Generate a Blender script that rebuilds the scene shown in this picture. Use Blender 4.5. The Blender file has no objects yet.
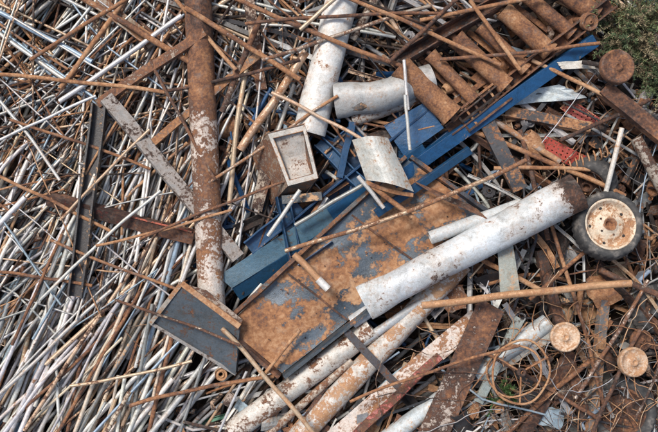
import bpy, math, random
from mathutils import Vector, Matrix, noise
random.seed(11)
R=random.random
def U(a,b): return a+(b-a)*random.random()
H=9.0
def P(u,v,z=0.0):
    k=(H-z)/H
    return Vector(((u-329)/100*k,(216-v)/100*k,z))
sc=bpy.context.scene

# ---------------------------------------------------------------- materials
def N(nt,t,**kw):
    n=nt.nodes.new(t)
    for k,v in kw.items(): setattr(n,k,v)
    return n
def ramp(nt,stops):
    n=nt.nodes.new('ShaderNodeValToRGB'); cr=n.color_ramp
    while len(cr.elements)<len(stops): cr.elements.new(0.5)
    for e,(p,c) in zip(cr.elements,stops):
        e.position=p; e.color=(*c,1)
    return n
def math_(nt,op,a,b=None,clamp=False):
    n=nt.nodes.new('ShaderNodeMath'); n.operation=op; n.use_clamp=clamp
    for i,x in enumerate((a,b)):
        if x is None: continue
        if isinstance(x,(int,float)): n.inputs[i].default_value=x
        else: nt.links.new(x,n.inputs[i])
    return n.outputs[0]
def metal_mat(name,scale=9,rough=0.5,metallic=0.0,bump=0.5):
    m=bpy.data.materials.new(name); m.use_nodes=True; nt=m.node_tree; L=nt.links
    b=nt.nodes['Principled BSDF']
    tc=N(nt,'ShaderNodeTexCoord'); col=N(nt,'ShaderNodeAttribute',attribute_name='Col'); var=N(nt,'ShaderNodeAttribute',attribute_name='Var')
    def noi(s,d=8,r=0.65,dist=0.0):
        n=N(nt,'ShaderNodeTexNoise'); n.inputs['Scale'].default_value=s; n.inputs['Detail'].default_value=d
        n.inputs['Roughness'].default_value=r; n.inputs['Distortion'].default_value=dist
        L.new(tc.outputs['Object'],n.inputs['Vector']); return n.outputs['Fac']
    n1=noi(scale,9,0.72,0.3); n2=noi(scale*6,6,0.7); n3=noi(scale*0.35,4,0.6); n4=noi(scale*20,3,0.6); n5=noi(scale*1.7+2,7,0.7,0.8)
    mixn=math_(nt,'ADD',math_(nt,'MULTIPLY',n1,0.62),math_(nt,'MULTIPLY',n2,0.38))
    thr=math_(nt,'SUBTRACT',0.74,math_(nt,'MULTIPLY',col.outputs['Alpha'],0.5))
    mask=math_(nt,'MULTIPLY',math_(nt,'ADD',math_(nt,'SUBTRACT',mixn,thr),0.02),22,True)
    halo=math_(nt,'MULTIPLY',math_(nt,'ADD',math_(nt,'SUBTRACT',mixn,thr),0.11),6,True)
    rv=math_(nt,'ADD',math_(nt,'ADD',math_(nt,'MULTIPLY',n2,0.75),math_(nt,'MULTIPLY',n3,0.55)),math_(nt,'MULTIPLY',math_(nt,'SUBTRACT',var.outputs['Fac'],0.5),0.6))
    rv=math_(nt,'ADD',rv,math_(nt,'MULTIPLY',math_(nt,'SUBTRACT',n1,0.5),0.7))
    rv=math_(nt,'SUBTRACT',rv,0.15)
    rr=ramp(nt,[(0.24,(0.018,0.013,0.011)),(0.38,(0.06,0.031,0.022)),(0.52,(0.15,0.067,0.036)),(0.66,(0.29,0.135,0.06)),(0.86,(0.48,0.29,0.16))])
    L.new(rv,rr.inputs[0])
    dg=N(nt,'ShaderNodeMix',data_type='RGBA'); L.new(math_(nt,'MULTIPLY',math_(nt,'MULTIPLY',math_(nt,'SUBTRACT',n5,0.52),4.5,True),0.6),dg.inputs[0])
    L.new(rr.outputs[0],dg.inputs[6]); dg.inputs[7].default_value=(0.17,0.145,0.13,1)
    dirt=math_(nt,'ADD',math_(nt,'MULTIPLY',n1,1.1),math_(nt,'MULTIPLY',n4,0.5))
    dr=ramp(nt,[(0.5,(0.34,0.31,0.28)),(0.72,(0.82,0.81,0.79)),(0.95,(1.15,1.14,1.13))]); L.new(dirt,dr.inputs[0])
    mp=N(nt,'ShaderNodeMix',data_type='RGBA',blend_type='MULTIPLY'); mp.inputs[0].default_value=1
    L.new(col.outputs['Color'],mp.inputs[6]); L.new(dr.outputs[0],mp.inputs[7])
    st=N(nt,'ShaderNodeMix',data_type='RGBA',blend_type='MULTIPLY'); L.new(math_(nt,'MULTIPLY',math_(nt,'SUBTRACT',n5,0.48),5.0,True),st.inputs[0])
    L.new(mp.outputs[2],st.inputs[6]); st.inputs[7].default_value=(0.70,0.64,0.58,1)
    mh=N(nt,'ShaderNodeMix',data_type='RGBA',blend_type='MULTIPLY'); L.new(math_(nt,'MULTIPLY',halo,0.7),mh.inputs[0])
    L.new(st.outputs[2],mh.inputs[6]); mh.inputs[7].default_value=(0.8,0.55,0.38,1)
    mx=N(nt,'ShaderNodeMix',data_type='RGBA'); L.new(mask,mx.inputs[0]); L.new(mh.outputs[2],mx.inputs[6]); L.new(dg.outputs[2],mx.inputs[7])
    L.new(mx.outputs[2],b.inputs['Base Color'])
    ro=math_(nt,'ADD',math_(nt,'MULTIPLY',mask,0.88-rough),math_(nt,'ADD',rough-0.12,math_(nt,'MULTIPLY',n2,0.25)))
    L.new(ro,b.inputs['Roughness'])
    b.inputs['Metallic'].default_value=metallic
    if metallic>0: L.new(math_(nt,'MULTIPLY',math_(nt,'SUBTRACT',1.0,mask),metallic),b.inputs['Metallic'])
    hgt=math_(nt,'ADD',math_(nt,'MULTIPLY',n4,0.5),math_(nt,'ADD',math_(nt,'MULTIPLY',mask,0.35),n2))
    bp=N(nt,'ShaderNodeBump'); bp.inputs['Strength'].default_value=bump; bp.inputs['Distance'].default_value=0.006
    L.new(hgt,bp.inputs['Height']); L.new(bp.outputs[0],b.inputs['Normal'])
    return m
M_METAL=metal_mat('weathered_metal',9,0.5,0,.45)
M_BIG=metal_mat('weathered_painted_steel',6,0.42,0,.45)
M_SHEET=metal_mat('rusted_sheet_steel',4,0.42,0.15,0.6)
M_ROD=metal_mat('weathered_rod_steel',7,0.38,0.25,0.2)
def simple_mat(name,stops,scale,rough=0.9,bump=0.4,dist=0.01,attr=False):
    m=bpy.data.materials.new(name); m.use_nodes=True; nt=m.node_tree; L=nt.links; b=nt.nodes['Principled BSDF']
    tc=N(nt,'ShaderNodeTexCoord'); n=N(nt,'ShaderNodeTexNoise'); n.inputs['Scale'].default_value=scale; n.inputs['Detail'].default_value=10; n.inputs['Roughness'].default_value=0.7
    L.new(tc.outputs['Object'],n.inputs['Vector']); r=ramp(nt,stops); L.new(n.outputs['Fac'],r.inputs[0])
    if attr:
        a=N(nt,'ShaderNodeAttribute',attribute_name='Col'); mm=N(nt,'ShaderNodeMix',data_type='RGBA',blend_type='MULTIPLY'); mm.inputs[0].default_value=1
        L.new(a.outputs['Color'],mm.inputs[6]); L.new(r.outputs[0],mm.inputs[7]); L.new(mm.outputs[2],b.inputs['Base Color'])
    else: L.new(r.outputs[0],b.inputs['Base Color'])
    b.inputs['Roughness'].default_value=rough
    bp=N(nt,'ShaderNodeBump'); bp.inputs['Strength'].default_value=bump; bp.inputs['Distance'].default_value=dist
    L.new(n.outputs['Fac'],bp.inputs['Height']); L.new(bp.outputs[0],b.inputs['Normal'])
    return m
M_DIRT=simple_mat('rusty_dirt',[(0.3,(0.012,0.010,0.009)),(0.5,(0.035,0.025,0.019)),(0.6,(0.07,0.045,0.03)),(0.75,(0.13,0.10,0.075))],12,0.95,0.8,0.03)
M_GROUND=simple_mat('yard_gravel',[(0.3,(0.07,0.055,0.042)),(0.55,(0.15,0.12,0.09)),(0.75,(0.24,0.2,0.16))],6,0.95,0.5,0.02)
M_RUBBER=simple_mat('dusty_rubber',[(0.35,(0.022,0.023,0.025)),(0.52,(0.06,0.058,0.056)),(0.66,(0.19,0.17,0.15))],9,0.8,0.5,0.006)
M_LEAF=simple_mat('foliage',[(0.3,(0.6,0.6,0.6)),(0.7,(1.2,1.2,1.2))],8,0.7,0.0,0.01,True)

# ---------------------------------------------------------------- mesh builder
class MB:
    def __init__(s): s.v=[];s.f=[];s.c=[];s.w=[];s.sm=[];s.mi=[];s.m=0
    def add(s,vs,fs,cols,var,smooth=False):
        o=len(s.v); s.v.extend(vs)
        if callable(cols): s.c.extend(cols(v) for v in vs)
        elif isinstance(cols,list): s.c.extend(cols)
        else: s.c.extend([cols]*len(vs))
        s.w.extend([var]*len(vs))
        for f in fs: s.f.append([i+o for i in f]); s.sm.append(smooth); s.mi.append(s.m)
    def frame(s,d):
        d=d.normalized(); a=Vector((0,0,1)) if abs(d.z)<0.9 else Vector((1,0,0))
        x=d.cross(a).normalized(); y=x.cross(d).normalized(); return x,y
    def tube(s,pts,r,col,sides=8,hollow=True,var=None,rf=None,wall=0.8,smooth=True):
        if var is None: var=R()
        n=len(pts); vs=[];fs=[]
        rad=r if isinstance(r,list) else [r]*n
        tot=(pts[-1]-pts[0]).length
        fr=[]
        for i in range(n):
            d=(pts[min(i+1,n-1)]-pts[max(i-1,0)]); fr.append(s.frame(d)+(d.normalized(),))
        for i,p in enumerate(pts):
            x,y,_=fr[i]
            for k in range(sides):
                a=2*math.pi*k/sides; q=rf(i/(n-1),a) if rf else 1
                if not isinstance(q,tuple): q=(q,q)
                vs.append(p+x*(math.cos(a)*q[0]*rad[i])+y*(math.sin(a)*q[1]*rad[i]))
        for i in range(n-1):
            for k in range(sides):
                a=i*sides+k;b=i*sides+(k+1)%sides
                fs.append([a,b,b+sides,a+sides])
        s.add(vs,fs,col,var,smooth)
        def dark(c): return (0.03,0.022,0.018,0.5)  # darkness inside an open tube end, painted onto the recessed cap
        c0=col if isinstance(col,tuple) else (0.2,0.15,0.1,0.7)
        for e,(i,sg) in enumerate(((0,1),(n-1,-1))):
            p=pts[i]; x,y,d=fr[i]; d=d*sg
            ring=vs[i*sides:(i+1)*sides]
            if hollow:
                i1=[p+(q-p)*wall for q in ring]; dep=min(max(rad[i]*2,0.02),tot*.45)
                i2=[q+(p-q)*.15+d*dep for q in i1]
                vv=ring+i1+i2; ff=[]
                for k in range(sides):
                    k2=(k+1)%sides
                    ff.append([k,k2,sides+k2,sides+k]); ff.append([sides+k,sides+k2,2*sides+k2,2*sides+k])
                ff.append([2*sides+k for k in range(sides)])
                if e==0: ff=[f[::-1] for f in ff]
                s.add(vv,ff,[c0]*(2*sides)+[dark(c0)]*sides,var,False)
            else:
                f=list(range(sides)); s.add(list(ring),[f if e else f[::-1]],c0,var,False)
    def prof(s,pts,prof,col,roll=0,var=None):
        if var is None: var=R()
        n=len(pts); m=len(prof); vs=[];fs=[]
        cr,sr=math.cos(roll),math.sin(roll)
        for i,p in enumerate(pts):
            d=(pts[min(i+1,n-1)]-pts[max(i-1,0)]); x,y=s.frame(d)
            X=x*cr+y*sr; Y=y*cr-x*sr
            for a,b in prof: vs.append(p+X*a+Y*b)
        for i in range(n-1):
            for k in range(m):
                a=i*m+k;b=i*m+(k+1)%m; fs.append([a,b,b+m,a+m])
        fs.append(list(range(m))[::-1]); fs.append([(n-1)*m+k for k in range(m)])
        s.add(vs,fs,col,var,False)
    def plate(s,c00,c10,c11,c01,nu,nv,th,col,warp=0.0,bulge=0.0,var=None,wf=3.0,seed=None,smooth=True,hole=None,ragged=0):
        if var is None: var=R()
        if seed is None: seed=U(0,99)
        nr=((c10-c00).cross(c01-c00)).normalized()
        if nr.z<0: nr=-nr
        top=[];uv=[]
        for j in range(nv+1):
            for i in range(nu+1):
                a=i/nu;b=j/nv
                aa,bb=a,b
                if ragged:
                    if i in(0,nu): aa=a+(U(0,ragged) if i==0 else -U(0,ragged))
                    if j in(0,nv): bb=b+(U(0,ragged) if j==0 else -U(0,ragged))
                p=c00*(1-aa)*(1-bb)+c10*aa*(1-bb)+c11*aa*bb+c01*(1-aa)*bb
                w=noise.noise(Vector((p.x*wf+seed,p.y*wf,seed)))*warp
                p=p+nr*(w+bulge*math.sin(math.pi*b))
                top.append(p);uv.append((a,b))
        bot=[p-nr*th for p in top]
        W=nu+1; T=len(top); fs=[]
        def ok(i,j): return hole is None or not hole((i+.5)/nu,(j+.5)/nv)
        for j in range(nv):
            for i in range(nu):
                if not ok(i,j): continue
                a=j*W+i; fs.append([a,a+1,a+W+1,a+W]); fs.append([T+a,T+a+W,T+a+W+1,T+a+1])
                if j==0 or not ok(i,j-1): fs.append([a,T+a,T+a+1,a+1])
                if j==nv-1 or not ok(i,j+1): fs.append([a+W,a+W+1,T+a+W+1,T+a+W])
                if i==0 or not ok(i-1,j): fs.append([a,a+W,T+a+W,T+a])
                if i==nu-1 or not ok(i+1,j): fs.append([a+1,T+a+1,T+a+W+1,a+W+1])
        if callable(col): cc=[col(*q) for q in uv]; cc=cc+cc
        else: cc=[col]*(2*T)
        s.add(top+bot,fs,cc,var,False)
    def rev(s,c,axis,prof,col,seg=32,var=None,smooth=True,closed=False,rmod=None):
        if var is None: var=R()
        axis=axis.normalized(); x,y=s.frame(axis); vs=[];fs=[];m=len(prof)
        cols=[]
        for k in range(seg):
            a=2*math.pi*k/seg
            for j,(r,z) in enumerate(prof):
                r2=r*(rmod(a,j) if rmod else 1)
                vs.append(c+x*(math.cos(a)*r2)+y*(math.sin(a)*r2)+axis*z)
                cols.append(col[j] if isinstance(col,list) else col)
        for k in range(seg):
            k2=(k+1)%seg
            for j in range(m if closed else m-1):
                j2=(j+1)%m
                fs.append([k*m+j,k2*m+j,k2*m+j2,k*m+j2])
        s.add(vs,fs,cols,var,smooth)
    def build(s,name,mats,bevel=0,parent=None):
        me=bpy.data.meshes.new(name)
        n=len(s.v); 
        if parent is None:
            c=Vector((sum(v.x for v in s.v)/n,sum(v.y for v in s.v)/n,min(v.z for v in s.v)))
        else: c=parent.location.copy()
        me.from_pydata([v-c for v in s.v],[],s.f)
        a=me.color_attributes.new('Col','FLOAT_COLOR','POINT'); a.data.foreach_set('color',[q for cc in s.c for q in cc])
        a=me.attributes.new('Var','FLOAT','POINT'); a.data.foreach_set('value',s.w)
        me.polygons.foreach_set('use_smooth',s.sm); me.polygons.foreach_set('material_index',s.mi)
        if not isinstance(mats,(list,tuple)): mats=[mats]
        for m in mats: me.materials.append(m)
        me.update()
        o=bpy.data.objects.new(name,me); sc.collection.objects.link(o)
        if parent is None: o.location=c
        else: o.parent=parent
        if bevel:
            md=o.modifiers.new('bevel','BEVEL'); md.width=bevel; md.segments=2; md.limit_method='ANGLE'; md.angle_limit=math.radians(50)
        return o

def path(a,b,n=6,bow=0.0,jit=0.0,sag=0.0,kink=None):
    d=b-a; s=Vector((-d.y,d.x,0)).normalized() if (abs(d.x)+abs(d.y))>1e-6 else Vector((1,0,0))
    out=[]; sd=U(0,100)
    for i in range(n+1):
        t=i/n; p=a.lerp(b,t)
        k=4*t*(1-t)
        p=p+s*(bow*k+jit*noise.noise(Vector((sd,t*3,0))))+Vector((0,0,-sag*k+jit*0.5*noise.noise(Vector((sd,5,t*3)))))
        if kink and t>kink[0]: p=p+s*kink[1]*(t-kink[0])
        out.append(p)
    return out
def Lp(w,t): return [(-w/2,-w/2),(w/2,-w/2),(w/2,-w/2+t),(-w/2+t,-w/2+t),(-w/2+t,w/2),(-w/2,w/2)]
def Up(w,h,t): return [(-w/2,-h/2),(w/2,-h/2),(w/2,h/2),(w/2-t,h/2),(w/2-t,-h/2+t),(-w/2+t,-h/2+t),(-w/2+t,h/2),(-w/2,h/2)]
def Bp(w,h): return [(-w/2,-h/2),(w/2,-h/2),(w/2,h/2),(-w/2,h/2)]

C=dict(
 white=(0.73,0.72,0.69,0.24), lgrey=(0.54,0.55,0.55,0.24), grey=(0.29,0.30,0.31,0.28), blueg=(0.27,0.36,0.45,0.22),
 tan=(0.54,0.42,0.30,0.42), rust=(0.3,0.15,0.08,1.0), rusty=(0.40,0.35,0.30,0.60), dark=(0.04,0.041,0.046,0.35),
 blue=(0.012,0.065,0.17,0.25), bblue=(0.02,0.08,0.18,0.2), red=(0.35,0.05,0.03,0.35), cream=(0.66,0.59,0.48,0.36), green=(0.05,0.2,0.12,0.3))
def jc(k,j=0.15):
    c=C[k]; f=U(1-j,1+j); return (c[0]*f,c[1]*f*U(.97,1.03),c[2]*f*U(.95,1.05),min(1,max(0,c[3]+U(-.12,.12))))
def pick(pal):
    t=U(0,sum(w for _,w in pal))
    for k,w in pal:
        t-=w
        if t<=0: return k
    return pal[-1][0]

# ---------------------------------------------------------------- ground + mound
def hh(x,y): 
    e=max(abs(x)/5.2,abs(y)/4.2); f=max(0,min(1,(1.12-e)*3.5)); f=f*f*(3-2*f)
    return f*(0.22+0.10*noise.noise(Vector((x*.7,y*.7,3)))+0.05*noise.noise(Vector((x*2.5,y*2.5,7))))+0.004
g=MB(); s=250
g.add([Vector((-s,-s,0)),Vector((s,-s,0)),Vector((s,s,0)),Vector((-s,s,0))],[[0,1,2,3]],(0.1,0.1,0.1,0),0.5)
g.build('ground',M_GROUND)
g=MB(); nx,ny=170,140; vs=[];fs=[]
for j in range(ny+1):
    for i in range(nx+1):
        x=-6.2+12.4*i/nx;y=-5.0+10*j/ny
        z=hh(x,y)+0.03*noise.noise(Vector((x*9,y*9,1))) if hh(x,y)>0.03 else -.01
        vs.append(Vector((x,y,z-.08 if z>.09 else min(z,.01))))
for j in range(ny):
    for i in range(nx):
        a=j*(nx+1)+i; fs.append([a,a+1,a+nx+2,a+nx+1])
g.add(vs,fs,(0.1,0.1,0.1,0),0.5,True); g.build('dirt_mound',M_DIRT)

# ---------------------------------------------------------------- filler rods
def fill(mb,box,n,ang,sd,ln,rr,pal,zr,bow=0.008,jit=0.014,vr=(0,1),shape='tube',bent=.14,pm=.35):
    u0,v0,u1,v1=box
    for i in range(n):
        u=U(u0,u1);v=U(v0,v1); x=(u-329)/100;y=(216-v)/100
        a=math.radians(random.gauss(ang,sd)) if sd<90 else U(0,math.pi)
        L=U(*ln); z=zr[0]+(zr[1]-zr[0])*(i/n)+hh(x,y)-0.2+U(-.02,.02)
        tilt=U(-0.06,0.06)*L
        d=Vector((math.cos(a),math.sin(a),0))*L/2
        c=Vector((x,y,z)); p0=c-d-Vector((0,0,tilt/2));p1=c+d+Vector((0,0,tilt/2))
        k=pick(pal); r=rr[0]+(rr[1]-rr[0])*R()**1.3
        b=random.gauss(0,bow)*L; kk=None
        if R()<bent:
            if R()<.5: b+=random.choice((-1,1))*U(.04,.12)*L
            else: kk=(U(.3,.8),random.choice((-1,1))*U(.2,.7)*L)
        pts=path(p0,p1,7 if L>0.8 else 4,b,jit*min(L,1.5),0,kk)
        q=R()
        if shape=='mix' and q<pm:
            w=r*U(2,4.5)
            t=random.choice([lambda:Lp(w,w*.14),lambda:Up(w,w*.6,w*.13),lambda:Bp(w,w*.15),lambda:Bp(w*.8,w*.8)])()
            mb.prof(pts,t,jc(k),U(-.9,.9)+random.choice([0,math.pi]),var=U(*vr))
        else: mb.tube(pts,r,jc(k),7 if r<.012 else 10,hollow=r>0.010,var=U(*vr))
light=[('white',8),('lgrey',8),('cream',3),('blueg',1.6),('tan',2.2),('rusty',2.0),('rust',2.0),('grey',2),('dark',.8)]
rustp=[('rust',5),('rusty',3.2),('tan',1.8),('grey',2.4),('lgrey',1.9),('dark',2.6),('blueg',.9)]
rustd=[('rust',6),('rusty',2),('dark',4),('grey',1.5),('blueg',.5)]
mixp=[('rust',4),('rusty',2.4),('tan',2.2),('grey',2),('lgrey',3.4),('white',2.8),('blueg',2.2),('dark',1.4)]
mb=MB()
fill(mb,(-150,-120,810,550),330,45,60,(1.0,2.6),(.012,.028),rustd,(.14,.28),shape='mix',vr=(0,.4))  # bottom layer coloured darker, painting shade into the gaps between rods
# lower left fan
fill(mb,(-160,200,210,560),230,57,8,(1.4,3.4),(.014,.026),light,(.24,.44))
fill(mb,(-120,230,210,500),100,62,9,(1.2,2.8),(.013,.026),light,(.44,.56))
fill(mb,(-160,200,120,420),50,50,8,(1.0,2.6),(.011,.02),light,(.46,.58))
# left-mid
fill(mb,(-150,70,150,310),140,54,24,(.7,2.4),(.009,.019),mixp+[('lgrey',3),('white',2)],(.28,.5))
fill(mb,(-100,80,150,300),55,12,38,(.5,1.8),(.006,.012),rustp,(.42,.58),bent=.3)
fill(mb,(-60,60,200,330),45,60,50,(.6,1.8),(.006,.012),rustp+[('lgrey',3)],(.5,.62),bent=.3)
# upper band
fill(mb,(70,20,290,230),150,68,8,(1.2,2.8),(.011,.021),light+[('rust',4),('rusty',3)],(.26,.5))
fill(mb,(110,10,280,230),40,76,6,(1.0,2.6),(.009,.017),light+[('tan',3),('rust',2)],(.48,.6))
fill(mb,(-150,-120,230,90),170,48,12,(1.2,2.8),(.011,.022),mixp,(.26,.5))
fill(mb,(-150,-100,260,100),80,-34,10,(.9,2.6),(.010,.02),mixp,(.42,.56))
fill(mb,(-150,-80,260,120),50,30,50,(.9,2.4),(.008,.016),mixp+[('rust',3)],(.5,.64),bent=.2,shape='mix',pm=.15)
fill(mb,(200,-100,420,120),110,55,30,(.8,2.4),(.010,.024),rustp+[('blueg',2)],(.28,.52),shape='mix')
fill(mb,(200,-80,430,110),60,-28,14,(1.0,2.6),(.008,.016),rustp,(.48,.64),shape='mix',pm=.2)
mb.build('scrap_rod_pile',M_ROD)
mb=MB()
# right side chaos
fill(mb,(400,-120,820,560),230,45,100,(.5,1.8),(.012,.032),rustd+[('rusty',3)],(.22,.44),shape='mix',bent=.3,pm=.5,vr=(0,.8))
fill(mb,(430,80,760,540),200,45,100,(.25,1.2),(.005,.015),rustp+[('dark',4)],(.34,.54),shape='mix',bent=.4)
fill(mb,(430,90,720,500),90,130,35,(.3,1.4),(.006,.020),rustp+[('dark',3)],(.5,.62),shape='mix',bent=.3,pm=.45)
fill(mb,(440,90,720,500),60,60,30,(.3,1.2),(.005,.016),rustp,(.5,.62),shape='mix',bent=.3,pm=.4)
fill(mb,(460,100,700,480),34,70,60,(.4,1.3),(.004,.010),rustp,(.62,.76),shape='mix',bent=.4,pm=.2)
fill(mb,(380,-60,640,130),90,-42,12,(.4,1.2),(.010,.022),rustp,(.4,.6),shape='mix')
fill(mb,(200,350,480,540),120,38,18,(.8,2.0),(.010,.024),mixp+[('green',.6)],(.26,.46),shape='mix')
fill(mb,(230,370,480,480),40,40,25,(.4,1.4),(.006,.014),mixp,(.48,.58),shape='mix')
fill(mb,(210,150,430,340),80,35,40,(.5,1.6),(.010,.022),[('blue',5),('dark',3),('rust',3),('rusty',1)],(.28,.46),shape='mix')
fill(mb,(240,110,430,240),60,40,50,(.3,1.0),(.008,.02),[('dark',3),('rust',2),('rusty',1),('lgrey',1),('blue',4)],(.44,.58),shape='mix',pm=.5)
mb.build('mixed_scrap_pile',M_METAL)

mb=MB()
def frag(box,n,pal,zr,sz=(.05,.22)):
    for i in range(n):
        u=U(box[0],box[2]);v=U(box[1],box[3]);x=(u-329)/100;y=(216-v)/100;z=U(*zr)+hh(x,y)-.2
        c=Vector((x,y,z)); q=R(); k=pick(pal); col=jc(k); s=U(*sz)
        rot=Matrix.Rotation(U(0,6.28),3,'Z')@Matrix.Rotation(U(-.6,.6),3,'X')@Matrix.Rotation(U(-.6,.6),3,'Y')
        ax=rot@Vector((0,0,1)); d=rot@Vector((1,0,0)); m=rot@Vector((0,1,0))
        if q<.42:
            w=s*U(.2,.8)
            cs=[c+rot@Vector((a*s*U(.6,1.2),b*w*U(.6,1.2),0)) for a,b in((-1,-1),(1,-1),(1,1),(-1,1))]
            mb.plate(*cs,8,4,.006,col,warp=s*.5,bulge=U(-.4,.5)*w,wf=7,ragged=.08 if R()<.5 else 0,var=U(0,.7))
        elif q<.5:
            rr=s*.5; tt=U(.005,.011)
            mb.rev(c,ax,[(rr+tt*math.cos(t*math.pi/3),tt*math.sin(t*math.pi/3)) for t in range(6)],col,20,closed=True)
        elif q<.6:
            r=s*.35; h=U(.01,.04)
            mb.rev(c,ax,[(r*.35,-h),(r*.35,h*.6),(r*.5,h),(r*.62,h*.3),(r*.9,h*.3),(r,h),(r,-h),(r*.35,-h)],col,18,smooth=False)
        elif q<.66:
            r=s*.4; h=.015
            mb.rev(c,ax,[(r*.25,-h),(r*.25,h*2),(r*.4,h*2),(r*.42,h),(r,h),(r,-h),(r*.25,-h)],col,36,smooth=False,rmod=lambda a,j:(1.12 if j in(4,5) and int(a/(2*math.pi)*36+.5)%3==0 else 1))
        elif q<.78:
            pts=[c-d*s*U(.5,1),c,c+d*s*U(.5,1)]; w=s*U(.25,.6)
            mb.prof(pts,random.choice([Lp(w,w*.12),Up(w,w*.6,w*.1),Up(w*.7,w*.7,w*.1)]),col,U(0,6.28))
        elif q<.88:
            pts=[c-d*s*.7,c-d*s*.3,c+d*s*.3,c+d*s*.7]; w=s*.5
            mb.tube(pts,[w*.7,w,w,w*.7],col,14,True)
        else:
            a=c-d*s*.8; b=c+d*s*.6; e=b+m*s*.6
            pts=[a,a.lerp(b,.6),b-d*.01,b+m*.05+d*.02,e]
            mb.tube(pts,U(.012,.03),col,10)
frag((-120,-100,760,530),220,rustd,(.2,.42))
frag((420,70,760,520),400,rustp+[('cream',1),('dark',5),('blueg',1)],(.33,.56),(.04,.18))
frag((440,90,700,460),150,[('rust',5),('rusty',3),('dark',4),('grey',2),('blueg',1)],(.5,.62),(.05,.19))
frag((230,60,440,300),60,[('blue',3),('dark',2),('rust',3),('lgrey',1)],(.4,.56),(.05,.18))
frag((-40,60,120,300),25,rustp,(.4,.52),(.05,.18))
frag((220,360,470,460),60,rustp+[('blueg',2)],(.4,.58),(.05,.17))
frag((380,-20,600,110),60,rustp,(.45,.68),(.04,.15))
mb.build('scrap_fragments',M_METAL)

mb=MB()
def wires(box,n,zr,pal,L=(.4,1.4),r=(.0022,.0045),curl=.3):
    for i in range(n):
        u=U(box[0],box[2]);v=U(box[1],box[3]); z=U(*zr); p=Vector(((u-329)/100,(216-v)/100,z+hh((u-329)/100,(216-v)/100)-.2))
        a=U(0,6.28); st=.05; pts=[p.copy()]; k=random.gauss(0,curl*.6)
        for j in range(int(U(*L)/st)):
            a+=k*.3+random.gauss(0,curl*.25); p=p+Vector((math.cos(a),math.sin(a),random.gauss(0,.15)))*st; 
            p.z+=(z-p.z)*.1
            pts.append(p.copy())
        mb.tube(pts,U(*r),jc(pick(pal)),5,hollow=False)
wp=[('rust',4),('rusty',2),('dark',4),('tan',1),('grey',2)]
wires((430,90,720,500),150,(.45,.66),wp)
wires((-60,40,160,320),70,(.5,.62),wp,curl=.15)
wires((200,-40,440,160),40,(.5,.66),wp,curl=.15)
wires((470,320,650,430),70,(.6,.82),[('tan',2),('rust',3),('grey',1),('rusty',2)],(.5,2.0),(.003,.0055),curl=.9)
mb.build('tangled_wire',M_ROD)

# ---------------------------------------------------------------- hero rods and beams
def hero_tube(name,a,b,w,z0,z1,col,mat=M_BIG,dent=.03,sides=28,n=20,bow=0,wall=.88,rf=None,colf=None,hollow=True,var=None,w2=None):
    m=MB(); A=P(*a,z0);B=P(*b,z1); pts=path(A,B,n,bow,.0)
    sd=U(0,99)
    def f(t,an):
        d=1+dent*noise.noise(Vector((math.cos(an)*1.5+sd,math.sin(an)*1.5,t*6)))*2
        if rf:
            q=rf(t,an); return (d*q[0],d*q[1]) if isinstance(q,tuple) else d*q
        return d
    k=.93
    r0=w/200*k; r1=(w2 or w)/200*k
    rad=[r0+(r1-r0)*i/n for i in range(n+1)]
    cc=colf(A,B) if colf else col
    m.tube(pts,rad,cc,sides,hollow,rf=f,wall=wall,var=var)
    return m.build(name,mat)
def grad(stops):
    def mk(A,B):
        def f(v):
            t=max(0,min(1,(v-A).dot(B-A)/(B-A).length_squared))
            for (t0,c0),(t1,c1) in zip(stops,stops[1:]):
                if t<=t1:
                    q=(t-t0)/max(1e-6,t1-t0); return tuple(c0[i]*(1-q)+c1[i]*q for i in range(4))
            return stops[-1][1]
        return f
    return mk
def hero_prof(name,a,b,prof,z0,z1,col,roll=0,mat=M_BIG,bow=0,n=14,jit=.012,var=None,bevel=.002):
    m=MB(); m.prof(path(P(*a,z0),P(*b,z1),n,bow,jit),prof,col,roll,var); return m.build(name,mat,bevel)

hero_tube('rusty_steel_post',(196,-40),(212,306),27,.68,.66,None,dent=.02,n=60,colf=grad([(0,(.42,.33,.28,.85)),(.35,(.42,.36,.32,.76)),(.45,(.62,.58,.55,.55)),(.55,(.66,.63,.6,.5)),(.66,(.6,.56,.52,.60)),(.8,(.66,.63,.6,.52)),(1,(.66,.63,.6,.44))]),var=.45)
hero_prof('steel_channel',(100,104),(75,297),Up(.14,.09,.02),.70,.66,(.045,.043,.045,.35),0)
hero_prof('steel_angle_iron',(106,98),(238,258),Up(.13,.07,.016),.72,.64,(.34,.33,.32,.42),math.pi+.35)
hero_prof('red_steel_beam',(48,198),(194,238),Up(.12,.09,.015),.60,.62,(.14,.04,.03,.6),math.pi-.5,var=.25)
m=MB(); m.prof(path(P(128,216,.685),P(192,232,.685),6),Bp(.016,.02),(.42,.09,.045,.45)); m.build('red_painted_strip',M_METAL)
hero_prof('steel_flat_bar',(150,145),(262,52),Bp(.07,.05),.66,.70,(.2,.18,.17,.6))
hero_prof('steel_flat_bar',(98,104),(205,32),Bp(.09,.05),.66,.78,(.34,.28,.22,.65),.2,var=.6)
hero_prof('steel_flat_bar',(150,40),(95,0),Lp(.10,.015),.66,.68,(.4,.36,.3,.5),.3)
hero_prof('steel_flat_bar',(246,-20),(262,90),Bp(.10,.05),.60,.60,(.45,.37,.30,.5),.1)
hero_tube('white_steel_pipe',(352,-40),(309,133),32,.72,.66,(.68,.69,.68,.30),dent=.05)
hero_tube('steel_pipe',(386,-20),(352,40),9,.62,.6,(.5,.46,.4,.5))
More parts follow.
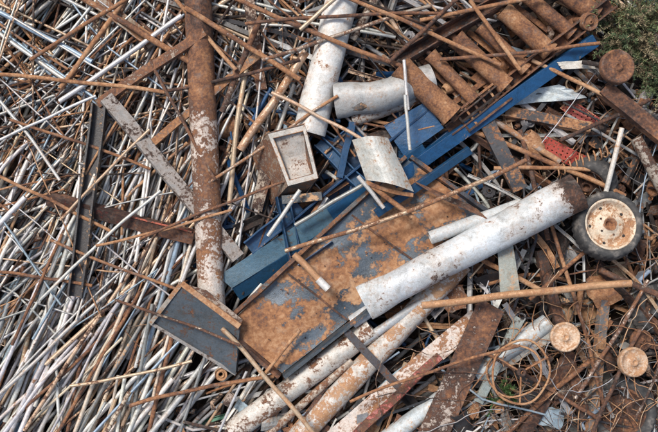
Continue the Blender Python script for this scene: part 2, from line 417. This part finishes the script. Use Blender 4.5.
def bentduct():
    m=MB(); ps=[P(336,101,.66),P(344,100,.67),P(352,98,.68),P(362,97.5,.69),P(372,97,.7),P(382,95,.71),P(392,92,.72),P(402,88,.73),P(412,84,.73),P(422,81,.73),P(432,78,.72)]
    m.tube(ps,[.168,.165,.15,.145,.145,.142,.14,.14,.135,.13,.125],(.40,.41,.41,.28),28,True,wall=.9,rf=lambda t,a:1+.05*math.sin(3*a+t*5)+.02*math.sin(t*40))
    m.build('bent_exhaust_duct',M_BIG)
bentduct()
hero_tube('steel_pipe',(352,120),(420,97),15,.6,.62,(.42,.42,.41,.45))
def tray():
    m=MB(); c=[P(226,326,.70),P(282,373,.70),P(484,214,.74),P(408,160,.74)]
    def col(a,b):
        n=noise.noise(Vector((a*6,b*3.5,5)))+.7*noise.noise(Vector((a*16,b*9,2)))
        e=min(1,min(b*.9,(1-b)*1.2)*2.8); k=.50+.42*(e-.5)+n*.6+(.1 if a<.3 else 0)+(.05 if a>.8 else 0)
        k=max(.02,min(.82,k)); g=.5+.5*noise.noise(Vector((a*8,b*6,9)))
        return (.04+.09*g,.06+.115*g,.085+.14*g,.19+.61*k)
    c00,c10,c11,c01=c[1],c[2],c[3],c[0]
    m.plate(c00,c10,c11,c01,90,36,.012,col,warp=.05,wf=2.6,var=.80,seed=4)
    up=Vector((0,0,.075))
    def wall(p,q,out,colw,h=1.0):
        d=(q-p); s=Vector((d.y,-d.x,0)).normalized()*.02*out
        m.plate(p+s*.2,q+s*.2,q+up*h+s,p+up*h+s,24,3,.014,colw,warp=.012,var=.5)
        l=s.normalized()*.035
        m.plate(p+up*h+s,q+up*h+s,q+up*h+s+l,p+up*h+s+l,24,2,.01,colw,warp=.01,var=.5)
    wall(c[0],c[3],-1,(.10,.11,.12,.5)); wall(c[1],c[2],1,(.05,.07,.09,.38)); wall(c[0],c[1],1,(.35,.28,.22,.75)); wall(c[3],c[2],-1,(.05,.06,.08,.45),.7)
    for t in (.33,.68):
        a=c00.lerp(c10,t)+Vector((0,0,.02)); b=c01.lerp(c11,t)+Vector((0,0,.02))
        m.prof(path(a.lerp(b,.03),b.lerp(a,.03),10,0,.005),Bp(.018,.014),(.08,.07,.07,.7),0,.4)
    m.build('rusty_steel_tray',M_SHEET,0)
    m=MB()
    for i in range(60):
        a,b=R(),U(.08,.92); p=c00*(1-a)*(1-b)+c10*a*(1-b)+c11*a*b+c01*(1-a)*b+Vector((0,0,.02)); t=U(0,6.28); s=U(.004,.016)
        m.plate(p+Vector((math.cos(t),math.sin(t),0))*s,p+Vector((-math.sin(t),math.cos(t),0))*s*.6,p-Vector((math.cos(t),math.sin(t),0))*s*.8,p+Vector((math.sin(t),-math.cos(t),.3))*s*.6,1,1,.003,jc('rust'))
    m.build('rust_flakes',M_METAL)
tray()
def gp(t,an):
    k=max(0,(0.16-t)/.16); k=k*k*(3-2*k); r=1
    for s0 in (.34,.72):
        if abs(t-s0)<.012: r=1.03
    return ((1+.22*k)*r,(1-.62*k)*r)
hero_tube('galvanized_pipe',(364,303),(578,191),29,.84,.98,None,dent=.03,rf=gp,w2=37,n=90,wall=.85,colf=grad([(0,(.50,.54,.56,.38)),(.2,(.56,.60,.64,.28)),(.34,(.50,.52,.53,.38)),(.45,(.56,.60,.63,.28)),(.6,(.58,.63,.67,.26)),(.72,(.5,.52,.53,.36)),(.85,(.56,.60,.63,.30)),(.93,(.50,.50,.50,.42)),(.96,(.3,.24,.2,.72)),(1,(.3,.24,.2,.7))]))
hero_tube('galvanized_pipe',(352,322),(470,243),14,.66,.78,(.54,.57,.60,.33),dent=.02)
hero_tube('galvanized_pipe',(430,238),(520,205),13,.86,.84,(.50,.54,.56,.33),dent=.03)
hero_tube('white_painted_pipe',(232,432),(372,328),23,.58,.62,(.62,.62,.59,.42),dent=.04)
hero_tube('white_painted_pipe',(296,440),(462,262),23,.56,.66,(.60,.60,.58,.46),dent=.04)
hero_tube('steel_pipe',(262,440),(352,360),8,.60,.62,(.5,.46,.4,.5))
hero_tube('steel_pipe',(318,372),(430,296),9,.64,.70,(.45,.49,.52,.36))
hero_prof('white_steel_beam',(330,442),(478,318),Up(.19,.1,.015),.6,.66,(.62,.58,.55,.46),math.pi+.2)
hero_prof('red_steel_beam',(344,446),(440,356),Bp(.08,.07),.68,.72,(.34,.06,.04,.54),.3,var=.4)
hero_tube('white_painted_pipe',(378,445),(548,322),18,.64,.6,(.50,.57,.61,.36),dent=.05)
hero_prof('steel_flat_bar',(345,330),(400,388),Bp(.07,.03),.74,.70,(.08,.08,.09,.4),.2)
m=MB(); m.plate(P(410,450,.74),P(440,456,.74),P(504,312,.82),P(480,298,.82),8,30,.02,lambda a,b:(.62,.58,.54,.56+.12*b),warp=.02,var=.35); m.build('rusty_steel_plank',M_BIG)
m=MB(); m.plate(P(500,292,.9),P(520,290,.9),P(512,236,.86),P(497,240,.86),4,12,.015,(.34,.37,.34,.36),warp=.03,bulge=0); m.build('sheet_metal_strip',M_BIG)
hero_prof('steel_flat_bar',(520,318),(478,402),Bp(.09,.03),.66,.68,(.35,.42,.42,.4),.2)
hero_prof('steel_flat_bar',(478,380),(560,330),Bp(.09,.03),.60,.62,(.5,.52,.5,.4),-.2)

# blue steelwork
hero_prof('blue_steel_channel',(594,40),(392,182),Up(.12,.09,.014),.80,.70,(.009,.068,.18,.24),math.pi+.25)
hero_prof('blue_steel_channel',(448,112),(296,236),Up(.30,.16,.02),.62,.58,(.010,.05,.13,.26),.15)
hero_prof('blue_steel_channel',(425,150),(330,214),Bp(.14,.09),.66,.68,(.010,.07,.17,.25),.3)
hero_prof('blue_steel_channel',(318,142),(382,205),Up(.12,.08,.014),.62,.68,(.010,.07,.17,.28),.2)
hero_prof('blue_steel_channel',(470,150),(376,214),Bp(.07,.06),.79,.80,(.010,.055,.13,.32),.3)
hero_prof('blue_steel_channel',(300,206),(248,248),Up(.14,.08,.014),.64,.64,(.010,.06,.15,.28),.1)
hero_prof('blue_steel_channel',(352,122),(340,178),Bp(.06,.06),.70,.70,(.010,.06,.15,.3),.1)
m=MB()
m.plate(P(218,276,.66),P(232,288,.66),P(338,222,.70),P(326,206,.72),4,20,.014,(.05,.12,.18,.3),warp=.02)
m.plate(P(232,288,.66),P(240,300,.58),P(342,236,.60),P(338,222,.70),3,20,.014,(.012,.06,.13,.28),warp=.02)
m.build('blue_sheet_trough',M_BIG)
m=MB()
m.plate(P(318,150,.58),P(362,188,.58),P(396,160,.66),P(352,128,.66),10,8,.014,(.012,.035,.08,.28),warp=.05)
m.plate(P(362,188,.58),P(396,160,.66),P(396,160,.78),P(362,188,.72),8,4,.014,(.012,.07,.16,.28),warp=.02)
m.plate(P(384,126,.68),P(404,156,.68),P(444,128,.72),P(425,102,.72),8,6,.014,(.010,.075,.19,.26),warp=.03)
m.build('blue_machine_casing',M_BIG)
m=MB()
m.prof(path(P(282,196,.66),P(296,262,.7),6),Up(.12,.08,.012),(.010,.05,.12,.28),.3)
m.prof(path(P(296,262,.70),P(330,238,.72),6),Up(.10,.08,.012),(.010,.06,.14,.28),.3)
m.prof(path(P(282,200,.70),P(322,196,.72),6),Bp(.08,.03),(.02,.035,.05,.4),.1)
m.prof(path(P(345,200,.66),P(362,244,.66),6),Up(.12,.08,.012),(.010,.05,.11,.28),-.3)
m.build('blue_bracket',M_BIG,.002)

def boxy():
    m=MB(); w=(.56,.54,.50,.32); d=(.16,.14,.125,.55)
    a,b,c,e=P(268,134,.92),P(305,125,.94),P(318,178,.88),P(288,186,.86)
    dn=Vector((-.17,-.16,-.32))
    A,B,Cc,E=[p+dn for p in (a,b,c,e)]
    def fr(p,q,r,s_):
        cen=(p+q+r+s_)/4
        ins=[x.lerp(cen,.18) for x in (p,q,r,s_)]
        o=[p,q,r,s_]
        for i in range(4):
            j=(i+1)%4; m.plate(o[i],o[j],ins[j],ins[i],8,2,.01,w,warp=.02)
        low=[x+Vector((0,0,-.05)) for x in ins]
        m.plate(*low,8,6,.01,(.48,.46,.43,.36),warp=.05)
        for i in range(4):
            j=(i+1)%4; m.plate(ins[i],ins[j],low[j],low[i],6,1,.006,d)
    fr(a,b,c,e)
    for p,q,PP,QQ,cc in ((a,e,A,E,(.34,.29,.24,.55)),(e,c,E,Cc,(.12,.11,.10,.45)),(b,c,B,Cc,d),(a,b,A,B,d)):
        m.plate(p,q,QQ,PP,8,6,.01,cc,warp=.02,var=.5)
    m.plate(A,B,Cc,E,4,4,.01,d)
    m.plate(P(262,150,.66),P(252,208,.62),P(262,212,.62),P(276,160,.7),4,10,.01,(.4,.36,.3,.5),warp=.02)
    m.build('sheet_metal_box',M_METAL)
boxy()
def sbox():
    m=MB(); c=(.09,.112,.135,.38)
    a,b,cc,e=P(182,283,.86),P(240,326,.84),P(236,374,.62),P(151,323,.62)
    m.plate(a,b,cc,e,16,12,.012,c,warp=.04)
    dn=Vector((0,0,-.2))
    m.plate(e,cc,cc+dn,e+dn,16,3,.012,c,warp=.01)
    m.plate(a,e,e+dn,a+dn*2,10,3,.012,(.35,.3,.24,.6),warp=.01)
    m.plate(b,cc,cc+dn,b+dn*2,10,3,.012,c,warp=.01)
    m.plate(P(178,282,.88),P(206,290,.87),P(243,320,.86),P(238,330,.85),14,2,.012,(.36,.32,.28,.5),warp=.01,var=.3)
    m.prof(path(a+Vector((0,0,.02)),e+Vector((0,0,.02)),6),Bp(.04,.025),(.4,.38,.34,.45))
    m.prof(path(a+Vector((0,0,.02)),b+Vector((0,0,.02)),6),Bp(.05,.025),(.3,.24,.18,.7))
    m.prof(path(e+Vector((0,0,.0)),cc+Vector((0,0,.0)),6),Bp(.03,.025),(.25,.25,.25,.4))
    m.build('steel_bin',M_BIG)
sbox()
m=MB(); m.plate(P(352,140,.94),P(366,180,.98),P(414,192,.98),P(388,138,.96),12,12,.014,(.56,.58,.56,.34),warp=.04,bulge=.14)
m.prof(path(P(366,182,.98),P(413,195,.97),8,-.02),Bp(.035,.04),(.4,.2,.1,.9),0,.6)
m.build('curved_sheet_metal',M_BIG)
m=MB(); m.plate(P(414,182,.88),P(444,200,.88),P(490,220,.9),P(470,205,.92),8,4,.02,(.3,.25,.2,.6),warp=.06); m.build('twisted_rusty_strip',M_BIG)

def conveyor():
    e=bpy.data.objects.new('roller_conveyor',None); e.location=P(500,50,.7); sc.collection.objects.link(e)
    m=MB(); m.prof(path(P(392,62,.78),P(560,-30,.86),12,0,.02),Up(.12,.12,.014),(.09,.085,.085,.6),.2,.35); m.build('rail_upper',M_BIG,.002,e)
    m=MB(); m.prof(path(P(448,130,.74),P(612,2,.84),12,0,.02),Up(.12,.12,.014),(.10,.095,.09,.6),-.1,.4); m.build('rail_lower',M_BIG,.002,e)
    i=1
    for (a,b,w,k) in (((400,66),(452,116),21,(.45,.25,.14,1)),((430,54),(474,100),12,(.3,.22,.18,.8)),((455,38),(506,86),17,(.4,.28,.2,.85)),((480,26),(526,70),12,(.3,.22,.17,.8)),((503,10),(550,52),17,(.4,.26,.18,.9)),((527,-4),(572,34),13,(.3,.2,.15,.8)),((550,-18),(596,16),17,(.4,.24,.16,.9))):
        m=MB(); pts=path(P(*a,.80),P(*b,.78),10); m.tube(pts,[w/200*(1.12 if j in (0,10) else 1) for j in range(11)],k,24,True,var=U(.45,.75)); 
        m.tube([pts[0].lerp(pts[1],-.8),pts[0]],w/500,(.2,.15,.1,.9),10,False); m.tube([pts[-1],pts[-1].lerp(pts[-2],-.8)],w/500,(.2,.15,.1,.9),10,False)
        m.build('roller_%d'%i,M_METAL,0,e); i+=1
    m=MB()
    for a,b in (((420,58),(470,108)),((468,32),(520,74)),((515,6),(565,44)),((416,60),(575,-10)),((440,112),(600,2))):
        m.prof(path(P(*a,.68),P(*b,.66),6),Bp(.05,.03),(.2,.13,.1,.8))
    m.plate(P(470,78,.66),P(500,100,.66),P(540,68,.68),P(508,45,.68),8,8,.01,(.3,.12,.09,.7),warp=.03)
    m.build('cross_members',M_METAL,0,e)
conveyor()
m=MB()
for i in range(6):
    a=P(455+i*8,112-i*6,.80); b=P(470+i*8,132-i*6,.78); m.prof(path(a,b,3),Bp(.02,.015),(.3,.15,.08,.9))
for j in range(3):
    m.prof(path(P(455+j*7,113+j*9,.815),P(498+j*7,80+j*9,.815),3),Bp(.02,.015),(.3,.15,.08,.9))
m.build('steel_grating',M_METAL)

# ---------------------------------------------------------------- wheels & discs
def wheel(name,c,axis,ro,rim,w,col,tyre=True,var=.75):
    e=bpy.data.objects.new(name,None); e.location=c; sc.collection.objects.link(e); axis=axis.normalized()
    if tyre:
        m=MB(); pr=[]
        for (r,z) in ((rim,-w*.35),(rim*1.0,w*.35),(rim*1.06,w*.46),(rim+(ro-rim)*.35,w*.54),(rim+(ro-rim)*.75,w*.48),(ro*.975,w*.38),(ro,w*.25),(ro,-w*.25),(ro*.975,-w*.38),(rim+(ro-rim)*.6,-w*.5),(rim*1.05,-w*.45)): pr.append((r,z))
        m.rev(c,axis,pr,(.1,.1,.1,0),96,closed=True,rmod=lambda a,j:(.965 if j in (5,6,7,8) and int(a/(2*math.pi)*96+.5)%3==0 else 1)*(1+.012*math.sin(2*a+1)))
        m.build('tyre',M_RUBBER,0,e)
    m=MB(); h=w*.36
    pr=[(rim*.99,-h),(rim*1.02,h*.9),(rim*1.06,h*1.15),(rim*1.0,h*1.25),(rim*.93,h*1.0),(rim*.86,h*.35),(rim*.72,h*.2),(rim*.62,h*.45),(rim*.5,h*.75),(rim*.34,h*.8),(rim*.3,h*1.05),(rim*.2,h*1.1),(rim*.17,h*.5),(.001,h*.45)]
    r2=(col[0],col[1],col[2],min(1,col[3]+.12))
    cc=[col]*4+[r2]*4+[col]*3+[(.1,.08,.06,.9)]*3
    m.rev(c,axis,pr,cc,48,var=var); m.build('rim',M_METAL,0,e)
    m=MB(); x,y=m.frame(axis)
    for k in range(5):
        a=k*math.pi*.4+.3; p=c+(x*math.cos(a)+y*math.sin(a))*rim*.42+axis*h*.76
        m.rev(p,axis,[(.010,-.01),(.010,.010),(.006,.012),(.001,.012)],(.2,.12,.08,.9),6,smooth=False)
        p=c+(x*math.cos(a+.6)+y*math.sin(a+.6))*rim*.74+axis*h*.28
        m.rev(p,axis,[(.001,.004),(.012,.004),(.015,-.004)],(.012,.01,.01,.1),12,smooth=False)  # near-black discs, painted shade in place of real rim holes
    m.build('bolts_and_painted_holes',M_METAL,0,e)
wheel('car_wheel',P(607,226,.86),Vector((.06,.20,1)),.31,.225,.22,(.70,.62,.50,.34),True,.7)
wheel('car_wheel',P(588,184,.58),Vector((-.5,-.5,.9)),.27,.17,.2,(.3,.2,.12,.8),True,.4)
wheel('car_wheel',P(622,410,.55),Vector((-.35,.1,1)),.32,.21,.2,(.3,.24,.18,.7),True,.35)
wheel('car_wheel',P(650,308,.5),Vector((.5,.1,.8)),.24,.15,.16,(.3,.2,.12,.8),True,.4)
def disc(name,c,axis,r,col,var=.7,shaft=None):
    m=MB(); axis=axis.normalized()
    m.rev(c,axis,[(.001,-.05),(r*.95,-.05),(r,-.035),(r,.02),(r*.96,.032),(r*.86,.034),(r*.82,.024),(r*.3,.020),(r*.27,.04),(r*.12,.045),(r*.1,.03),(.001,.03)],col,40,var=var)
    m.tube([c-axis*.35,c-axis*.05],.035,(.2,.12,.08,.9),12)
    if shaft is not None: m.tube([c-axis*.02+(shaft-c)*.05,shaft],.022,(.3,.16,.09,.95),12)
    m.build(name,M_METAL)
disc('rusty_brake_disc',P(617,67,1.0),Vector((.1,.1,1)),.155,(.3,.2,.16,.8),.5,P(582,62,.9))
disc('brake_disc',P(565,337,.86),Vector((-.1,.15,1)),.135,(.62,.50,.38,.42),.85)
disc('brake_disc',P(633,362,.86),Vector((.1,.1,1)),.135,(.58,.46,.35,.45),.85)
disc('rusty_brake_disc',P(589,22,.88),Vector((.3,-.3,1)),.08,(.5,.42,.36,.6),.6)
disc('rusty_brake_disc',P(641,340,.7),Vector((.5,-.3,1)),.10,(.3,.2,.15,.8),.5)
m=MB()
def ring(c,ax,r,t,col,seg=40,arc=1):
    m.rev(c,ax.normalized(),[(r+t*math.cos(k*math.pi/4),t*math.sin(k*math.pi/4)) for k in range(8)],col,seg,closed=True,var=.85,rmod=lambda a,j:1+.04*math.sin(2*a+.5)+.02*math.sin(5*a))
c=P(521,372,.88); ring(c,Vector((.2,.1,1)),.28,.011,(.25,.15,.1,.85)); ring(c-Vector((.05,0,.06)),Vector((-.4,.3,1)),.24,.010,(.25,.15,.1,.85))
for k in range(3):
    a=k*2.09+.5; m.tube([c,c+Vector((math.cos(a)*.28,math.sin(a)*.28,0))],.009,(.25,.15,.1,.85),8,var=.8)
m.rev(c,Vector((.2,.1,1)),[(.02,-.04),(.04,-.04),(.04,.03),(.02,.03)],(.3,.15,.1,.9),16,closed=True)
m.build('rusty_handwheel',M_METAL)
hero_prof('rusty_steel_beam',(603,88),(680,152),Up(.14,.1,.018),.84,.86,(.22,.15,.12,.75),math.pi+.1,var=.45)
hero_tube('rusty_steel_pipe',(636,138),(676,215),12,.76,.76,(.4,.38,.34,.5))
hero_tube('steel_pipe',(622,128),(606,192),5,.9,.86,(.6,.58,.54,.3),n=6,sides=12)
m=MB(); m.plate(P(505,94,.72),P(512,106,.70),P(592,98,.70),P(560,84,.74),12,6,.008,(.50,.57,.60,.25),warp=.14,wf=5,ragged=.05); m.build('crumpled_sheet_metal',M_BIG)
m=MB(); m.plate(P(556,62,.84),P(560,70,.84),P(600,68,.84),P(592,60,.84),10,4,.008,(.55,.54,.5,.3),warp=.08,wf=6,ragged=.05); m.build('crumpled_sheet_metal',M_BIG)
hero_prof('steel_channel',(484,118),(520,190),Up(.14,.09,.014),.72,.72,(.05,.055,.065,.4),math.pi)
hero_prof('steel_channel',(505,112),(590,128),Up(.10,.07,.014),.64,.66,(.05,.05,.055,.5),math.pi+.2)
hero_prof('steel_channel',(540,250),(585,420),Up(.10,.07,.014),.60,.60,(.06,.055,.055,.6),math.pi+.2,var=.3)
hero_prof('rusty_steel_beam',(520,440),(572,352),Up(.12,.07,.014),.62,.62,(.1,.08,.07,.7),math.pi-.2,var=.3)
hero_prof('rusty_steel_beam',(600,262),(664,330),Lp(.11,.014),.62,.64,(.12,.09,.08,.7),2,var=.3)
hero_prof('rusty_steel_beam',(455,120),(570,196),Lp(.09,.014),.64,.64,(.12,.09,.08,.7),2,var=.4)
hero_prof('steel_channel',(590,440),(604,300),Up(.09,.07,.012),.6,.6,(.2,.22,.24,.5),math.pi-.3)
m=MB()
def mesh_plate(c4,nu,nv,col):
    m.plate(*c4,nu*3,nv*3,.008,col,warp=.05,hole=lambda a,b:(int(a*nu*3)%3==1 and int(b*nv*3)%3==1))
mesh_plate([P(538,150,.66),P(546,136,.70),P(606,166,.66),P(600,180,.62)],4,14,(.36,.05,.03,.34))
mesh_plate([P(560,108,.62),P(570,98,.62),P(600,118,.62),P(594,132,.62)],4,8,(.32,.05,.04,.4))
m.build('red_perforated_plate',M_METAL)
m=MB(); pts=[]; A=P(556,172,.7);B=P(610,150,.72); x,y=m.frame(B-A)
for i in range(140):
    t=i/139; pts.append(A.lerp(B,t)+x*math.cos(t*56)*.05+y*math.sin(t*56)*.05)
m.tube(pts,.008,(.3,.1,.06,.7),6,False); m.build('coil_spring',M_METAL)

# ---------------------------------------------------------------- overlay rods
rods=[
(285,251,526,160,4.2,.98,1.05,'tan',-.05),
(422,306,631,283,7,.98,1.0,'rusto',.01),
(222,328,314,434,4.5,.84,.86,'tan',.02),
(294,254,326,286,6.5,.92,.92,'rusto',0),
(358,176,384,208,4,1.0,1.0,'lgrey',0),
(372,186,412,217,5,.96,.96,'rust',0),
(70,386,192,361,3.2,.68,.68,'tan',-.03),
(130,406,274,376,4,.68,.72,'rust',.04),
(0,272,92,286,3.2,.64,.66,'rust',.02),
(-20,74,165,92,4,.68,.72,'rust',.02),
(165,92,300,60,3.5,.72,.78,'rust',-.02),
(185,8,300,80,5,.80,.84,'rusty',.01),
(215,-10,400,66,4.5,.86,.88,'rust',-.02),
(262,60,432,6,4,.84,.88,'rusty',.01),
(245,24,460,14,3.5,.88,.9,'rust',.04),
(330,-10,500,66,4,.9,.92,'rusty',.02),
(388,62,470,-12,4,.95,.95,'rust',0),
(272,92,366,142,3.5,.84,.88,'tan',.01),
(206,186,338,96,3.2,.76,.84,'rusty',.01),
(240,150,306,52,8,.70,.74,'tan',0),
(222,112,262,14,6,.68,.74,'rusty',.01),
(228,205,252,30,5,.66,.70,'tan',.01),
(60,102,182,16,5,.66,.70,'lgrey',0),
(70,-8,196,66,6,.68,.72,'rusty',.01),
(-10,8,92,62,5,.64,.66,'blueg',.01),
(-10,26,70,84,4,.64,.66,'lgrey',0),
(132,-10,60,88,5,.70,.66,'rusty',.01),
(168,-10,236,70,4,.72,.76,'rust',-.01),
(-10,172,112,232,3.4,.66,.66,'rust',.01),
(50,240,206,300,3,.68,.70,'rusty',-.02),
(10,120,150,170,3,.66,.68,'rust',.03),
(12,345,62,234,3.2,.66,.66,'rusty',0),
(0,100,60,180,3.2,.64,.66,'lgrey',.02),
(40,300,160,190,3.2,.70,.74,'lgrey',.02),
(140,240,290,180,2.8,.78,.84,'rusty',.03),
(96,246,232,210,2.8,.76,.80,'rust',-.02),
(115,300,240,345,2.8,.70,.90,'rusty',.02),
(262,378,300,330,3.5,.8,.86,'rusty',.02),
(350,402,520,345,3,.9,.92,'rust',.04),
(470,130,625,196,5,.70,.74,'rust',.02),
(455,96,560,162,6,.66,.72,'rusty',0),
(494,168,590,170,4,.74,.74,'rust',.02),
(532,60,606,96,4,.8,.86,'rust',0),
(440,60,600,44,3.5,.9,.94,'rusty',-.01),
(560,250,604,404,4,.70,.70,'rust',.02),
(574,398,648,280,4,.76,.74,'rusty',-.03),
(446,240,540,290,5,.78,.74,'rust',0),
(530,300,600,240,4,.74,.74,'rust',.02),
(600,270,670,300,6,.74,.74,'rusty',0),
(500,440,590,360,5,.66,.70,'rust',.02),
(470,345,600,420,4,.72,.72,'rust',.02),
(590,440,640,330,4,.80,.80,'rust',.03),
(560,140,650,100,4,.78,.8,'rust',-.02),
(520,130,548,240,5,.70,.72,'rusty',.01),
(545,205,575,300,4,.74,.72,'rust',0),
(404,60,408,110,3.2,.98,.98,'lgrey',0),
(405,95,410,150,3.2,1.0,.98,'lgrey',0),
(295,225,370,180,4,.84,.92,'grey',0),
(268,236,300,190,4,.80,.84,'lgrey',0),
(420,20,560,-8,4,.92,.96,'rusty',.01),
(470,0,520,70,4,.94,.94,'rust',.0),
(300,30,345,-10,4,.9,.92,'tan',0),
(30,60,140,-10,4,.70,.72,'rusty',0),
(0,140,96,96,3,.66,.7,'lgrey',.01),
(150,60,215,180,3.2,.74,.78,'rusty',0),
(60,220,150,130,3,.7,.74,'tan',.01),
]
C['rusto']=(.60,.38,.23,.5)
for (a,b,c_,d,w,z0,z1,k,bow) in rods:
    m=MB(); A=P(a,b,z0);B=P(c_,d,z1); L=(B-A).length
    m.tube(path(A,B,14,bow*L*.5,.012*L),w/200*.95,jc(k,.05),12,w>4.4,var=.85 if k=='rusto' else U(.3,.9))
    m.build('loose_steel_rod' if k not in('rust','rusty','rusto') else 'loose_rusty_rod',M_ROD)
m=MB(); m.tube([P(318,279,.925),P(328,289,.925)],.036,(.75,.73,.7,.1),12); m.build('pipe_end_sleeve',M_ROD)

# ---------------------------------------------------------------- plants
def shrub(name,c,rad,n,hgt,pal,ll=(.02,.04)):
    m=MB()
    for i in range(n):
        a=U(0,6.28); e=U(.2,1.3); L=rad*U(.5,1.1)
        base=c+Vector((U(-.5,.5)*rad*.8,U(-.5,.5)*rad*.8,0))
        d=Vector((math.cos(a)*math.cos(e),math.sin(a)*math.cos(e),math.sin(e)*hgt))
        pts=[]; p=base.copy()
        for k in range(9):
            pts.append(p.copy()); p=p+d*L/9+Vector((U(-.1,.1),U(-.1,.1),-.06*k/4))*L/9*2
        m.tube(pts,[.005*(1-k/10) for k in range(9)],(.16,.11,.07,0),4,False)
        cc=random.choice(pal)
        for k in range(1,9):
            for q in range(9):
                o=pts[k]+(pts[k-1]-pts[k])*R(); v=Vector((U(-1,1),U(-1,1),U(-.2,1))).normalized()*U(*ll)+d.normalized()*.012
                s_=v.cross(Vector((U(-1,1),U(-1,1),U(-1,1)))).normalized()*.0045
                f=U(.6,1.5); m.add([o,o+v*.5+s_,o+v,o+v*.5-s_],[[0,1,2,3]],(cc[0]*f,cc[1]*f,cc[2]*f,0),.5)
    return m.build(name,M_LEAF)
gp_=[(.13,.17,.075),(.17,.19,.09),(.08,.12,.055),(.27,.22,.13)]
shrub('green_shrub',P(630,30,.62),.54,170,.9,gp_)
shrub('green_shrub',P(656,72,.62),.38,80,.8,gp_)
shrub('weed_tuft',P(500,392,.6),.2,26,.8,[(.05,.12,.03),(.07,.13,.04)])
shrub('weed_tuft',P(92,250,.5),.10,8,.8,[(.05,.09,.03)])
dry=[(.30,.24,.15),(.24,.19,.12),(.34,.28,.2)]
m=MB()
for i in range(260):
    u,v=random.choice([(U(420,680),U(300,460)),(U(530,700),U(80,300)),(U(450,680),U(230,432))]); z=U(.4,.62); p=P(u,v,z); a=U(0,6.28); L=U(.1,.35); k=U(-.6,.6)
    pts=[]; 
    for j in range(5): pts.append(p.copy()); p=p+Vector((math.cos(a),math.sin(a),.35-.15*j))*L/4; a+=k*.3
    f=random.choice(dry); m.tube(pts,[.003,.003,.0025,.002,.001],(*f,0),3,False)
m.build('dry_grass',M_LEAF)

# ---------------------------------------------------------------- light, world, camera
az=math.radians(-40); el=math.radians(58)
w=bpy.data.worlds.new('World'); sc.world=w; w.use_nodes=True; nt=w.node_tree
bg=nt.nodes['Background']; sky=nt.nodes.new('ShaderNodeTexSky'); sky.sky_type='NISHITA'; sky.sun_disc=False
sky.sun_elevation=el; sky.sun_rotation=az; sky.air_density=1.3; sky.dust_density=4.0; sky.ozone_density=.8
nt.links.new(sky.outputs[0],bg.inputs[0]); bg.inputs[1].default_value=0.15
sl=bpy.data.lights.new('sun','SUN'); sl.energy=3.1; sl.angle=math.radians(14); sl.color=(1,.955,.90)
so=bpy.data.objects.new('sun',sl); sc.collection.objects.link(so)
d=Vector((math.sin(az)*math.cos(el),math.cos(az)*math.cos(el),math.sin(el)))
so.rotation_euler=(d).to_track_quat('Z','Y').to_euler(); so.location=d*20
cam=bpy.data.cameras.new('camera'); co=bpy.data.objects.new('camera',cam); sc.collection.objects.link(co)
co.location=(0,0,H); co.rotation_euler=(0,0,0); cam.sensor_width=36; cam.lens=36*H/6.58; cam.clip_end=1000
sc.camera=co
sc.view_settings.view_transform='Standard'; sc.view_settings.look='None'; sc.view_settings.exposure=0
